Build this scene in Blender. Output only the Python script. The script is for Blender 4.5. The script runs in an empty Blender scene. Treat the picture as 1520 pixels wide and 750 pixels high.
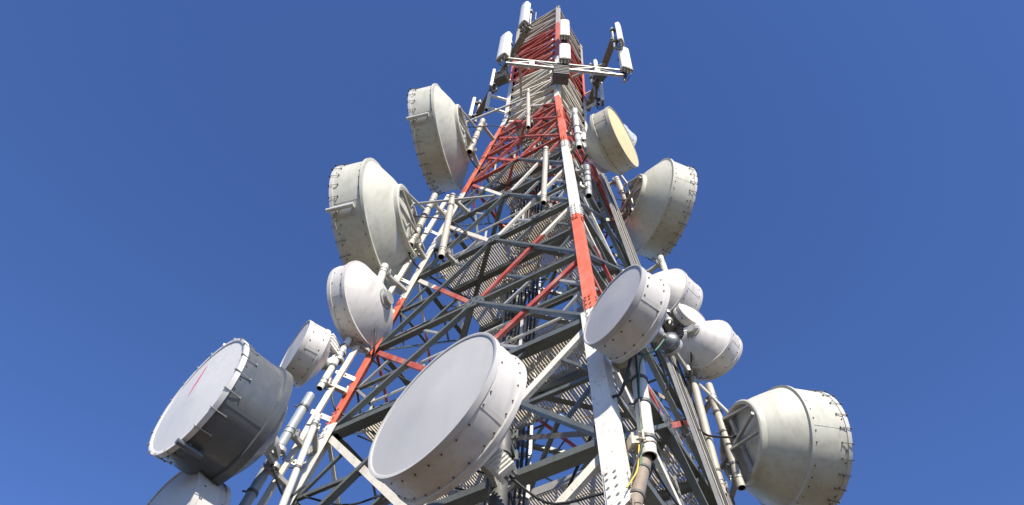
import bpy, bmesh, math, random
from mathutils import Vector as V, Matrix
random.seed(7)
sc = bpy.context.scene
col = sc.collection
R = math.radians
GROUND = -1.6            # the lens is the origin of the site, 1.6 m above the ground

# ------------------------------------------------------------------ tower measures
BASE = V((0.671, 9.977, 0.0))
PHI = R(9.233)
TA, TB, KINK, TOP = 4.803, 0.1543, 22.7, 31.4
ANG = {'N': 0, 'R': 1, 'B': 2, 'L': 3}
def rad(z): return TA - TB * min(z, KINK)
def cdir(c):
    a = PHI + ANG[c] * math.pi / 2 + 1.5 * math.pi
    return V((math.cos(a), math.sin(a), 0))
def corner(c, z, off=0.0): 
    p = BASE + cdir(c) * (rad(z) + off); return V((p.x, p.y, z))
FACES = [('N', 'L'), ('N', 'R'), ('R', 'B'), ('B', 'L')]
def fnorm(f): return (cdir(f[0]) + cdir(f[1])).normalized()
LEVELS = [GROUND, 1.1, 3.8, 6.48, 9.19, 11.38, 13.8, 16.1, 18.3, 20.0, 21.4, 22.7]
UP = V((0, 0, 1))

# ------------------------------------------------------------------ materials
def nodes(name):
    m = bpy.data.materials.new(name); m.use_nodes = True
    nt = m.node_tree; return m, nt, nt.nodes['Principled BSDF']
def mixc(nt, a, b, fac, mode='MIX'):
    n = nt.nodes.new('ShaderNodeMix'); n.data_type = 'RGBA'; n.blend_type = mode
    for s, v in ((n.inputs[6], a), (n.inputs[7], b), (n.inputs[0], fac)):
        if isinstance(v, bpy.types.NodeSocket): nt.links.new(v, s)
        elif isinstance(v, (int, float)): s.default_value = v
        else: s.default_value = (*v, 1)
    return n.outputs[2]
def noise(nt, scale, detail=4, stretch=None):
    tc = nt.nodes.new('ShaderNodeNewGeometry')
    n = nt.nodes.new('ShaderNodeTexNoise'); n.inputs['Scale'].default_value = scale; n.inputs['Detail'].default_value = detail
    src = tc.outputs['Position']
    if stretch:
        mp = nt.nodes.new('ShaderNodeMapping'); mp.inputs['Scale'].default_value = stretch
        nt.links.new(src, mp.inputs['Vector']); src = mp.outputs[0]
    nt.links.new(src, n.inputs['Vector']); return n.outputs['Fac']
def ramp(nt, src, p0, p1, v0=0.0, v1=1.0):
    r = nt.nodes.new('ShaderNodeMapRange'); nt.links.new(src, r.inputs[0])
    r.inputs[1].default_value = p0; r.inputs[2].default_value = p1; r.inputs[3].default_value = v0; r.inputs[4].default_value = v1
    return r.outputs[0]
def finish(m, nt, b, colr, rough, metal, bump=0.0, bscale=40):
    nt.links.new(colr, b.inputs['Base Color'])
    nt.links.new(ramp(nt, noise(nt, 9), .3, .7, max(rough - .1, .05), min(rough + .12, 1)), b.inputs['Roughness'])
    b.inputs['Metallic'].default_value = metal
    if bump:
        bn = nt.nodes.new('ShaderNodeBump'); bn.inputs['Strength'].default_value = bump; bn.inputs['Distance'].default_value = .01
        nt.links.new(noise(nt, bscale, 3), bn.inputs['Height']); nt.links.new(bn.outputs[0], b.inputs['Normal'])
    return m
def weathered(name, c, dirt, amount=.35, rough=.5, metal=0.0, scale=5, bump=.0, streak=.5, spec=.5):
    m, nt, b = nodes(name)
    f = ramp(nt, noise(nt, scale, 7), .45, .8, 0, amount * .6)
    x = mixc(nt, c, dirt, f)
    s = ramp(nt, noise(nt, 1, 6, (11, 11, .35)), .5, .85, 0, amount * streak * 1.3)
    x = mixc(nt, x, [d * .6 for d in dirt], s)
    sp = ramp(nt, noise(nt, scale * 14, 2), .70, .76, 0, amount * .5)
    x = mixc(nt, x, [d * .4 for d in dirt], sp)
    b.inputs['Specular IOR Level'].default_value = spec
    return finish(m, nt, b, x, rough, metal, bump)
M = {}
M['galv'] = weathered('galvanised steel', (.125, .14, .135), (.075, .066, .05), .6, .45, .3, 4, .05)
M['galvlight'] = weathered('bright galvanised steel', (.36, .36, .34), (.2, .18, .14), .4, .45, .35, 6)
M['pipe'] = weathered('weathered pipe paint', (.40, .36, .29), (.2, .165, .11), .55, .55, .05, 7)
M['whitepipe'] = weathered('white pipe paint', (.53, .53, .49), (.3, .27, .21), .5, .5, .0, 7)
M['bluepipe'] = weathered('grey pipe', (.29, .315, .33), (.15, .15, .14), .4, .5, .1, 7)
M['hole'] = weathered('dark inside', (.03, .03, .03), (.02, .02, .02), .2, .9)
M['radome'] = weathered('white radome', (.45, .44, .42), (.34, .325, .30), .3, .5, 0, 2, 0, .3)
M['radomebright'] = weathered('bright white radome', (.59, .58, .56), (.45, .44, .41), .3, .5, 0, 2, 0, .3)
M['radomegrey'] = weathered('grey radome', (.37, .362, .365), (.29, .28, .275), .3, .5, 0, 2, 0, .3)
M['radomeyellow'] = weathered('yellowed radome', (.66, .53, .29), (.48, .38, .2), .35, .6, 0, 6)
M['dishwhite'] = weathered('white dish paint', (.52, .50, .475), (.30, .265, .22), .45, .45, 0, 3, 0, .6)
M['dishcream'] = weathered('cream dish paint', (.455, .45, .385), (.25, .225, .165), .5, .5, 0, 2.5, .02, .6)
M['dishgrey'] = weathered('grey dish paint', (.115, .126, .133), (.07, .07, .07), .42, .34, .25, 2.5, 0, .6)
M['dishyellow'] = weathered('aged cream dish paint', (.40, .37, .29), (.24, .195, .12), .5, .5, 0, 4, 0, .6)
M['dishblue'] = weathered('pale blue dish paint', (.42, .47, .53), (.3, .31, .32), .3, .45, 0, 4)
M['redmark'] = weathered('faded red mark', (.75, .08, .16), (.7, .3, .35), .5, .6, 0, 30)
M['panel'] = weathered('white fibreglass', (.66, .65, .60), (.45, .42, .36), .25, .45, 0, 6)
M['panelend'] = weathered('grey end cap', (.35, .34, .31), (.2, .2, .18), .3, .6, 0, 6)
M['brown'] = weathered('rusted and shaded brown steel', (.22, .18, .14), (.12, .08, .05), .5, .65, .1, 6)
M['black'] = weathered('black cable sheath', (.018, .018, .018), (.03, .03, .028), .3, .5)
M['green'] = weathered('green cable sheath', (.05, .16, .09), (.05, .08, .05), .3, .5)
M['yellow'] = weathered('yellow cable sheath', (.62, .45, .06), (.3, .2, .05), .3, .5)
M['dark'] = weathered('dark steel', (.10, .10, .095), (.05, .045, .04), .4, .6, .2, 6)
M['bolt'] = weathered('bolt head', (.09, .08, .07), (.05, .04, .03), .4, .6, .3, 20)
M['grate'] = weathered('grating steel', (.62, .58, .48), (.30, .25, .18), .5, .5, .15, 5)
M['beige'] = weathered('beige paint', (.52, .47, .39), (.30, .26, .19), .4, .6, 0, 6)
M['redunit'] = weathered('red paint', (.62, .10, .06), (.35, .05, .03), .4, .6, 0, 6)

def banded(name, wht=(.63, .61, .55), red=(.58, .118, .055), faded=.18):
    m, nt, b = nodes(name)
    g = nt.nodes.new('ShaderNodeNewGeometry'); sx = nt.nodes.new('ShaderNodeSeparateXYZ'); nt.links.new(g.outputs['Position'], sx.inputs[0])
    ad = nt.nodes.new('ShaderNodeMath'); ad.operation = 'MULTIPLY_ADD'
    nt.links.new(noise(nt, 14, 2), ad.inputs[0]); ad.inputs[1].default_value = .12; nt.links.new(sx.outputs[2], ad.inputs[2])
    mr = ramp(nt, ad.outputs[0], 0, 40)
    cr = nt.nodes.new('ShaderNodeValToRGB'); cr.color_ramp.interpolation = 'CONSTANT'
    nt.links.new(mr, cr.inputs[0])
    bands = [(0, 'r'), (5.2, 'w'), (9.22, 'r'), (12.95, 'w'), (17.62, 'r'), (22.08, 'w'), (25.75, 'r'), (29.35, 't')]
    el = cr.color_ramp.elements
    cc = {'w': wht, 'r': red, 't': (.40, .36, .31)}
    el[0].position = 0; el[0].color = (*cc['r'], 1); el[1].position = 5.2 / 40; el[1].color = (*cc['w'], 1)
    for z, k in bands[2:]:
        e = el.new(z / 40); e.color = (*cc[k], 1)
    x = mixc(nt, cr.outputs[0], (.34, .30, .25), ramp(nt, noise(nt, 5, 6), .5, .78, 0, faded))
    x = mixc(nt, x, (.2, .17, .14), ramp(nt, noise(nt, 1, 5, (12, 12, .8)), .56, .8, 0, .35))
    x = mixc(nt, x, (.14, .085, .05), ramp(nt, noise(nt, 26, 5), .64, .68, 0, .55))
    x = mixc(nt, x, (.70, .62, .55), ramp(nt, noise(nt, 3, 7), .45, .75, 0, .16))
    return finish(m, nt, b, x, .5, 0)
M['band'] = banded('banded mast paint')
M['bandshade'] = banded('shaded banded paint on braces', (.60, .57, .49), (.36, .052, .034), .4)  # darker red puts the shade on the braces into their paint; more faded too

# ------------------------------------------------------------------ mesh helpers
class MB:
    def __init__(s): s.bm = bmesh.new(); s.mi = 0
    def quadbox(s, P):                       # P: 8 corners, 0-3 bottom loop, 4-7 top loop
        v = [s.bm.verts.new(p) for p in P]
        for f in ((3, 2, 1, 0), (4, 5, 6, 7), (0, 1, 5, 4), (1, 2, 6, 5), (2, 3, 7, 6), (3, 0, 4, 7)):
            fc = s.bm.faces.new([v[i] for i in f]); fc.material_index = s.mi
    def bar(s, p, q, u, w, u0, u1, w0, w1, u1e=None, u0e=None, w0e=None, w1e=None):
        # box swept from p to q; cross-section [u0,u1] x [w0,w1] along unit vectors u and w
        e = lambda a, b: b if a is None else a
        s.quadbox([p + u*u0 + w*w0, p + u*u1 + w*w0, p + u*u1 + w*w1, p + u*u0 + w*w1,
                   q + u*e(u0e, u0) + w*e(w0e, w0), q + u*e(u1e, u1) + w*e(w0e, w0), q + u*e(u1e, u1) + w*e(w1e, w1), q + u*e(u0e, u0) + w*e(w1e, w1)])
    def beam(s, p, q, wu, ww, up=UP):
        a = (q - p).normalized(); u = a.cross(up)
        if u.length < 1e-4: u = a.cross(V((0, 1, 0)))
        u.normalize(); w = u.cross(a).normalized()
        s.bar(p, q, u, w, -wu/2, wu/2, -ww/2, ww/2)
    def angle(s, p, q, n, a_w, b_w, t=.012, side=1, off=0.0, double=False):
        # L section: flange A lies in the face plane (normal n), flange B runs inwards from its edge
        ax = (q - p).normalized(); u = ax.cross(n).normalized()
        if u.z < 0: u = -u
        u = u * side
        w = -n
        P, Q = p - n*off, q - n*off
        if double:
            s.bar(P, Q, u, w, -a_w, -.012, 0, t); s.bar(P, Q, u, w, .012, a_w, 0, t)
            s.bar(P, Q, u, w, -.012 - t, -.012, t, b_w); s.bar(P, Q, u, w, .012, .012 + t, t, b_w)
        else:
            s.bar(P, Q, u, w, -a_w/2, a_w/2, 0, t); s.bar(P, Q, u, w, -a_w/2, -a_w/2 + t, t, b_w)
    def tube(s, pts, r, n=12, cap=True, hollow=0.0, r_end=None):
        rings = []; pts = [V(p) for p in pts]; prev = None
        L = len(pts)
        for i, p in enumerate(pts):
            a = (pts[min(i+1, L-1)] - pts[max(i-1, 0)]).normalized()
            if prev is None:
                u = a.cross(UP)
                if u.length < 1e-3: u = a.cross(V((0, 1, 0)))
            else: u = prev - a * prev.dot(a)
            u.normalize(); prev = u; w = a.cross(u)
            rr = r if r_end is None else r + (r_end - r) * i / (L - 1)
            rings.append([s.bm.verts.new(p + (u*math.cos(2*math.pi*k/n) + w*math.sin(2*math.pi*k/n)) * rr) for k in range(n)])
        for a, b in zip(rings, rings[1:]):
            for k in range(n):
                f = s.bm.faces.new([a[k], a[(k+1) % n], b[(k+1) % n], b[k]]); f.smooth = True; f.material_index = s.mi
        if cap:
            for ring, fl, (p0, p1) in ((rings[0], True, (pts[0], pts[1])), (rings[-1], False, (pts[-1], pts[-2]))):
                if hollow and fl is True:                    # open lower end: wall, then a dark bore
                    d = (p1 - p0).normalized()
                    inner = [s.bm.verts.new(p0 + (v.co - p0) * (1 - hollow)) for v in ring]
                    deep = [s.bm.verts.new(v.co + d * r * 3) for v in inner]
                    for k in range(n):
                        f = s.bm.faces.new([ring[(k+1) % n], ring[k], inner[k], inner[(k+1) % n]]); f.material_index = s.mi
                        f = s.bm.faces.new([inner[(k+1) % n], inner[k], deep[k], deep[(k+1) % n]]); f.material_index = 1
                    f = s.bm.faces.new(deep[::-1]); f.material_index = 1
                else:
                    f = s.bm.faces.new(ring[::-1] if fl else ring); f.material_index = s.mi
    def lathe(s, C, n, h, z, prof, seg=72, close0=False, close1=False):
        rings = []
        for o, r in prof:
            if r < 1e-5: rings.append([s.bm.verts.new(C + n*o)])
            else: rings.append([s.bm.verts.new(C + n*o + (h*math.cos(2*math.pi*k/seg) + z*math.sin(2*math.pi*k/seg))*r) for k in range(seg)])
        for a, b in zip(rings, rings[1:]):
            for k in range(seg):
                k2 = (k+1) % seg
                if len(a) == 1 and len(b) == 1: continue
                if len(a) == 1: f = s.bm.faces.new([a[0], b[k2], b[k]])
                elif len(b) == 1: f = s.bm.faces.new([a[k], a[k2], b[0]])
                else: f = s.bm.faces.new([a[k], a[k2], b[k2], b[k]])
                f.smooth = True; f.material_index = s.mi
    def ball(s, c, r, n=8):
        s.lathe(c, V((0, 0, 1)), V((1, 0, 0)), V((0, 1, 0)), [(r*math.cos(math.pi*i/6), r*math.sin(math.pi*i/6)) for i in range(7)], n)
    def build(s, name, mats, parent=None, origin=None, smooth_angle=None, bevel=0):
        me = bpy.data.meshes.new(name)
        org = origin if origin is not None else (parent['org'] if parent is not None else None)
        o3 = V(org) if org is not None else V((0, 0, 0))
        bmesh.ops.recalc_face_normals(s.bm, faces=s.bm.faces)
        if org is not None: bmesh.ops.translate(s.bm, verts=s.bm.verts, vec=-o3)
        s.bm.to_mesh(me); s.bm.free()
        if not isinstance(mats, (list, tuple)): mats = [mats]
        for m in mats: me.materials.append(M[m])
        if any(p.use_smooth for p in me.polygons):
            try: me.set_sharp_from_angle(angle=R(35))
            except Exception: pass
        o = bpy.data.objects.new(name, me); col.objects.link(o)
        if parent is not None: o.parent = parent; o['org'] = list(o3)
        else: o.location = o3
        if parent is None: o['org'] = list(o3)
        if bevel:
            b = o.modifiers.new('bevel', 'BEVEL'); b.width = bevel; b.segments = 2; b.limit_method = 'ANGLE'
        return o
def thing(name, label, cat, loc, group=None):
    o = bpy.data.objects.new(name, None); col.objects.link(o)
    o.location = loc; o['org'] = list(loc); o['label'] = label; o['category'] = cat; o.empty_display_size = .2
    if group: o['group'] = group
    return o
def tag(o, label, cat, group=None):
    o['label'] = label; o['category'] = cat
    if group: o['group'] = group
    return o
def spline(P, k=8):
    P = [V(p) for p in P]; Q = [P[0]*2 - P[1]] + P + [P[-1]*2 - P[-2]]; out = []
    for i in range(1, len(Q) - 2):
        a, b, c, d = Q[i-1], Q[i], Q[i+1], Q[i+2]
        for j in range(k):
            t = j / k
            out.append(.5 * ((2*b) + (c - a)*t + (2*a - 5*b + 4*c - d)*t*t + (3*b - a - 3*c + d)*t**3))
    out.append(P[-1]); return out

# ------------------------------------------------------------------ ground
m, nt, b = nodes('dry ground')
x = mixc(nt, (.085, .066, .043), (.05, .042, .026), ramp(nt, noise(nt, .6, 8), .4, .65))
x = mixc(nt, x, (.11, .09, .07), ramp(nt, noise(nt, 12, 4), .6, .7, 0, .7)); finish(m, nt, b, x, .9, 0, .4, 20); M['ground'] = m
g = MB(); N_ = 24
for i in range(N_):
    for j in range(N_):
        pass
vs = [[g.bm.verts.new(((i/N_ - .5)*2600, (j/N_ - .5)*2600, GROUND + (0 if abs(i-12) + abs(j-12) < 4 else random.uniform(-.4, .4)))) for j in range(N_ + 1)] for i in range(N_ + 1)]
for i in range(N_):
    for j in range(N_): g.bm.faces.new([vs[i][j], vs[i+1][j], vs[i+1][j+1], vs[i][j+1]])
g_o = g.build('ground', 'ground'); g_o['kind'] = 'structure'

# ------------------------------------------------------------------ the lattice tower
T = thing('lattice_tower', 'tall square lattice mast in red and white bands that carries all the dishes', 'tower', (BASE.x, BASE.y, GROUND))

SECT = [(GROUND, 9.3, .235, .225), (9.3, 17.6, .165, .155), (17.6, KINK, .15, .14), (KINK, TOP, .125, .125)]
def lw(z):
    for a, b_, w0, w1 in SECT:
        if z <= b_: return w1
    return .125
for c in 'NRBL':
    k = ANG[c]; order = 'NRBL'
    c1, c2 = order[(k+1) % 4], order[(k-1) % 4]
    leg = MB()
    for za, zb, wa, wb in SECT:
        pa, pb = corner(c, za), corner(c, zb)
        for d1 in (c1, c2):
            u = (cdir(d1) - cdir(c)).normalized(); n = (cdir(c) + cdir(d1)).normalized()
            st = 0 if d1 == c1 else .022
            leg.bar(pa, pb, u, -n, st, wa, 0, .022, u1e=wb)
    L_ = leg.build('leg', 'band', T)
    for zs in (3.0, 5.55, 9.35, 13.05, 17.55, 20.1, 22.75):        # bolted splices
        sp = MB(); ln = .34 if zs < KINK - .5 else .3
        pa, pb = corner(c, zs - ln), corner(c, zs + ln*.1 if zs > 22 else zs + ln)
        for d1 in (c1, c2):
            u = (cdir(d1) - cdir(c)).normalized(); n = (cdir(c) + cdir(d1)).normalized(); w_ = lw(zs)
            sp.bar(pa, pb, u, n, .03, w_ - .02, .001, .014)
            for a in (.08, .27, .46, .64, .82, .95):
                for f in (.3, .72):
                    q = pa.lerp(pb, a) + u*(w_*f) + n*.014
                    sp.tube([q, q + n*.022], .016, 6)
        sp.build('splice_plate', 'band', L_)

count = {'diag': 0}
rest = MB(); rest_top = MB()
def fpt(f, z, t): return corner(f[0], z).lerp(corner(f[1], z), t)
def face_panel(f, z0, z1, own):
    n = fnorm(f); A0, A1, B0, B1 = corner(f[0], z0), corner(f[0], z1), corner(f[1], z0), corner(f[1], z1)
    up, lo = A1.lerp(B1, .5), A0.lerp(B0, .5)
    painted = z0 > 17
    sz = .062 if z1 < 9.5 else .054 if z1 < 12 else .047 if z1 < 17 else .042
    for leg_pt, d in ((A0, (B0 - A0).normalized()), (B0, (A0 - B0).normalized())):
        mb = MB() if own else (rest)
        mb.angle(leg_pt + d*.12 + UP*.02, up - d*.06 - UP*.05, n, sz*.95, sz*1.75, .010, off=.03)
        if own: mb.build('diagonal_brace', 'bandshade' if painted else 'galv', T)
    for leg_pt, d in ((A1, (B1 - A1).normalized()), (B1, (A1 - B1).normalized())):
        mb = MB() if own else rest_top
        mb.angle(leg_pt + d*.14 - UP*.14, lo - d*.12 + UP*.10, n, sz*1.75, sz*1.1, off=.065)
        if own: mb.build('diagonal_brace', 'bandshade', T)
def face_horizontal(f, z, own=True):
    n = fnorm(f); d = (corner(f[1], z) - corner(f[0], z)).normalized()
    mb = MB(); big = .19 if z < 10 else .11 if z < 17 else .09
    a, b_ = corner(f[0], z) + d*.10, corner(f[1], z) - d*.10
    mb.angle(a, b_, n, big*.5, big*.95, .012, 1, off=.048)
    mb.build('horizontal_beam', 'bandshade' if z > 17 else 'galv', T)
for i, (z0, z1) in enumerate(zip(LEVELS, LEVELS[1:])):
    for fi, f in enumerate(FACES):
        own = fi < 2 and z1 > 6 or (z0 > 9 and z1 < 17.0)
        face_panel(f, z0, z1, own)
        if i: face_horizontal(f, z0)
        # redundant sub-bracing: a short horizontal at mid panel from leg to the diagonals
        n = fnorm(f); zm = (z0 + z1) / 2
        for s0 in (0, 1):
            a, b_ = fpt(f, zm, s0), fpt(f, zm, .25 if s0 == 0 else .75)
            if fi < 2 and z1 > 6 and z1 < 18:
                mb = MB(); mb.angle(a.lerp(b_, .1), b_, n, .055, .055, .008, 1, off=.09); mb.build('strut', 'galv', T)
            else: rest.angle(a.lerp(b_, .1), b_, n, .055, .055, .008, 1, off=.09)
# secondary lattice: light stiffeners from the diagonals to the legs and to the horizontals
sec = {}
for i, (z0, z1) in enumerate(zip(LEVELS[2:], LEVELS[3:])):
    for fi, f in enumerate(FACES):
        n = fnorm(f); painted = z0 > 17
        for s0, sg in ((0, 1), (1, -1)):
            fp = lambda t_, tz: fpt(f, z0 + (z1 - z0)*tz, s0 + sg*t_)
            for a, b_ in ((fp(.02, .5), fp(.125, .25)), (fp(.02, .5), fp(.125, .75)), (fp(.375, .25), fp(.25, .02)), (fp(.375, .75), fp(.25, .98))):
                key = 'near' if fi < 2 and z1 < 18 else 'far'
                if key == 'near' and i % 2 == 0:
                    mb = MB(); mb.angle(a, b_, n, .045, .045, .007, 1, off=.1); mb.build('stiffener', 'galvlight', T)
                else:
                    (rest_top if painted else rest).angle(a, b_, n, .045, .045, .007, 1, off=.1)
# raking members from the corners down into the mast
for i, (z0, z1) in enumerate(zip(LEVELS[3:-2], LEVELS[4:-1])):
    for k, c in enumerate('NRBL'):
        m1 = fpt(('N', 'L'), z1, .5).lerp(fpt(('R', 'B'), z1, .5), .3) if c in 'NL' else fpt(('N', 'L'), z1, .5).lerp(fpt(('R', 'B'), z1, .5), .7)
        a = corner(c, z0 + .15, -.12); mb = MB(); d = (m1 - a).normalized(); sdv = d.cross(UP).normalized()
        w_ = .04 if z1 < 17 else .03
        mb.bar(a, m1, sdv, d.cross(sdv), -w_, w_, 0, .01); mb.bar(a, m1, sdv, d.cross(sdv), -w_, -w_ + .01, .01, w_*1.8); mb.build('raking_brace', 'galv' if i % 2 else 'brown', T)
# plan bracing: a diamond between the mid points of the faces
for z in LEVELS[2:]:
    mids = [fpt(('N', 'L'), z, .5), fpt(('N', 'R'), z, .5), fpt(('R', 'B'), z, .5), fpt(('B', 'L'), z, .5)]
    big = .095 if z < 17 else .07
    for a, b_ in zip(mids, mids[1:] + mids[:1]):
        d = (b_ - a).normalized(); sd = d.cross(UP).normalized()
        mb = MB(); P, Q = a + d*.15 - UP*.03, b_ - d*.15 - UP*.03
        mb.bar(P, Q, sd, UP, -big/2, big/2, -.012, 0); mb.bar(P, Q, sd, UP, -big/2, -big/2 + .012, 0, big*.7)
        mb.build('plan_brace', 'galv' if z < 17 else 'band', T)
# gusset plates at the middle nodes of the two near faces
for z in LEVELS[3:]:
    for f in FACES[:2]:
        n = fnorm(f); d = (corner(f[1], z) - corner(f[0], z)).normalized(); p = fpt(f, z, .5)
        s_ = .24 if z < 12 else .18 if z < 17 else .12
        mb = MB(); mb.quadbox([p + d*a*s_ + UP*b_*s_ - n*o for o in (.047, .033) for a, b_ in ((-1, -.55), (1, -.55), (.5, .5), (-.5, .5))])
        for a, b_ in ((-.6, -.3), (-.25, .2), (.25, .2), (.6, -.3), (0, -.2)):
            q = p + d*a*s_ + UP*b_*s_ - n*.033; mb.tube([q, q + n*.02], .015, 6)
        mb.build('gusset_plate', 'galv' if z < 17 else 'band', T)

# straight upper section: closely laced faces
n_p = 14; hh = (TOP - KINK) / n_p
for f in FACES:
    n = fnorm(f)
    near = f in FACES[:2]
    for i in range(n_p + 1):
        z = KINK + i*hh if i < n_p else TOP - .06
        d = (corner(f[1], z) - corner(f[0], z)).normalized()
        mb = MB() if near else rest_top
        mb.angle(corner(f[0], z) + d*.06, corner(f[1], z) - d*.06, n, .055, .11, .01, 1, off=.024)
        if near: mb.build('lacing_beam', 'bandshade', T)
        if i < n_p:
            mb = MB() if near else rest_top
            a, b_ = (f[0], f[1]) if i % 2 == 0 else (f[1], f[0])
            mb.angle(corner(a, z + .03).lerp(corner(b_, z + .03), .08), corner(b_, z + hh - .03).lerp(corner(a, z + hh - .03), .08), n, .06, .08, .009, 1, off=.04)
            if near: mb.build('lacing_bar', 'bandshade', T)
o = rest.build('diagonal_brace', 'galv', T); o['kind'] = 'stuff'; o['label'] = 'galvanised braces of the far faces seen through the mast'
o = rest_top.build('lacing_bar', 'bandshade', T); o['kind'] = 'stuff'; o['label'] = 'painted braces of the far faces'
# roof frame of the mast head
mb = MB()
for a, b_ in (('N', 'B'), ('L', 'R')): mb.beam(corner(a, TOP - .1), corner(b_, TOP - .1 - (.12 if a == 'L' else 0)), .1, .1)
mb.build('head_frame', 'dark', T)

# grating platforms
eR = (cdir('R') - cdir('N')).normalized(); eL = (cdir('L') - cdir('N')).normalized()
def platform(z, hole, pitch, w_, margin=(.10, .42)):
    side = rad(z) * math.sqrt(2); O = corner('N', z)
    P = MB(); k = int(side / pitch)
    u0, u1 = margin[0], side - margin[1]
    i = 0
    for j in range(k):
        u = .1 + j * pitch
        if u < u0 or u > u1: continue
        segs = [(.14, side - .14)]
        if hole[0] < u < hole[1]: segs = [(.14, hole[2]), (hole[3], side - .14)]
        for v0, v1 in segs:
            P.bar(O + eL*u + eR*v0, O + eL*u + eR*v1, eL, UP, -w_/2, w_/2, .05, .05 + .034)
    pl = P.build('platform', 'grate', T)
    c_ = MB()
    v = .3
    while v < side - .2:                                   # twisted cross rods, left out over the hatch
        if hole[2] < v < hole[3]:
            c_.bar(O + eR*v + eL*u0, O + eR*v + eL*hole[0], eR, UP, -.006, .006, .062, .074); c_.bar(O + eR*v + eL*hole[1], O + eR*v + eL*u1, eR, UP, -.006, .006, .062, .074)
        else: c_.bar(O + eR*v + eL*u0, O + eR*v + eL*u1, eR, UP, -.006, .006, .062, .074)
        v += .3
    c_.build('cross_rod', 'grate', pl)
    for v in (side*.2, side*.5 , side*.8):
        for a, b_ in ([(u0, u1)] if not hole[2] < v < hole[3] else [(u0, hole[0]), (hole[1], u1)]):
            j_ = MB(); p, q = O + eR*v + eL*a, O + eR*v + eL*b_
            j_.bar(p, q, eR, UP, -.055, .055, .012, .022); j_.bar(p, q, eR, UP, -.055, -.045, -.11, .012); j_.bar(p, q, eR, UP, -.045, .055, -.11, -.10)
            j_.build('joist', 'galv', pl)
    fr = MB()
    for a, b_ in (((hole[0], hole[2]), (hole[0], hole[3])), ((hole[1], hole[2]), (hole[1], hole[3])), ((hole[0], hole[2]), (hole[1], hole[2])), ((hole[0], hole[3]), (hole[1], hole[3]))):
        fr.beam(O + eL*a[0] + eR*a[1] + UP*.1, O + eL*b_[0] + eR*b_[1] + UP*.1, .012, .16)
    fr.build('hatch_frame', 'galvlight', pl)
    for e1, e2, tt in ((eL, eR, .34), (eR, eL, .34), (eL, eR, side - .4)):
        hr = MB(); p0, p1 = O + e1*.5 + e2*tt, O + e1*(side - .5) + e2*tt
        sl = .0
        for h_ in (.62, 1.12): 
            hr.tube([p0 + UP*h_, p1 + UP*h_], .022, 8)
        k2 = max(3, int(side / 1.0))
        for q in range(k2 + 1):
            pp = p0.lerp(p1, q / k2); hr.bar(pp + UP*.06, pp + UP*1.12, e1, e2, -.025, .025, .022, .03)
        hr.build('handrail', 'whitepipe', pl)
s1 = rad(9.3)*1.4142
platform(3.9, (1.2, 2.6, 1.6, 3.0), .05, .022)
platform(9.3, (1.35, 2.75, 1.5, 2.9), .048, .022)
platform(13.92, (1.2, 2.3, 1.3, 2.5), .05, .024)
platform(18.42, (.8, 1.7, .9, 1.8), .055, .028)
platform(22.8, (.5, 1.1, .6, 1.2), .06, .03, (.1, .2))

# vertical feeder ladder with its cables up the middle of the mast
CL = MB(); lx, ly = .16, 9.85
for dx in (-.34, .34): CL.bar(V((lx + dx, ly, GROUND)), V((lx + dx*.9 + .3, ly, TOP - .5)), V((1, 0, 0)), V((0, 1, 0)), -.03, .03, -.02, .02)
ladder = CL.build('feeder_ladder', 'galvlight', T)
z = GROUND + .3
while z < TOP - .6:
    t = (z - GROUND) / (TOP - GROUND); cx = lx + .3*t
    rg = MB(); rg.bar(V((cx - .36, ly - .02, z)), V((cx + .36, ly - .02, z)), V((0, 1, 0)), UP, -.02, .02, -.015, .015); z += .45
    rg.build('rung', 'galvlight', ladder)
for k in range(9):
    dx = -.30 + k*.072; r_ = random.choice((.014, .02, .026))
    fd = MB(); pts = []
    for i in range(26):
        t = i/25; z = GROUND + .2 + t*(27.5 - k*.55 - GROUND)
        pts.append((lx + dx + .3*(z - GROUND)/(TOP - GROUND) + random.uniform(-.008, .008), ly - .075 + random.uniform(-.012, .012) - (.06 if k % 3 == 0 else 0), z))
    fd.tube(pts, r_, 8); fd.build('feeder_cable', 'black', ladder)

# climbing ladder
cl = MB(); 
for d in (-.2, .2):
    pa, pb = fpt(('N', 'R'), GROUND, .62), fpt(('N', 'R'), KINK, .5)
    o_ = eR*d - fnorm(('N', 'R'))*.35
    cl.bar(pa + o_, pb + o_, eR, fnorm(('N', 'R')), -.03, .03, -.01, .01)
lad = cl.build('climbing_ladder', 'galvlight', T)
for i in range(86):
    rg = MB(); t = i/86; c0 = pa.lerp(pb, t) - fnorm(('N', 'R'))*.35; rg.tube([c0 - eR*.2, c0 + eR*.2], .012, 6)
    rg.build('rung', 'galvlight', lad)
# waveguide trays lying along the inside of the right face
for kk, (t0, t1, mt) in enumerate(((.74, .66, 'galvlight'), (.82, .74, 'galv'), (.90, .86, 'galvlight'))):
    wg = MB(); n = fnorm(('N', 'R')); pa, pb = fpt(('N', 'R'), 2.0, t0) + n*.10, fpt(('N', 'R'), 22.0 - kk, t1) + n*.10
    for d in (-.09, .09): wg.bar(pa + eR*d, pb + eR*d, eR, n, -.022, .022, -.03, .03)
    tr = wg.build('cable_tray', mt, T)
    for i in range(33):
        rg = MB(); c0 = pa.lerp(pb, (i + .5)/33); rg.bar(c0 - eR*.09, c0 + eR*.09, (pb - pa).normalized(), n, -.015, .015, -.012, .012)
        rg.build('tray_rung', mt, tr)
    for d in (-.045, .0, .045):
        cb = MB(); cb.tube([pa.lerp(pb, i/14) + eR*(d + random.uniform(-.008, .008)) + n*.03 for i in range(15)], .017, 8); cb.build('feeder_cable', 'black' if d else 'pipe', tr)
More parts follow.
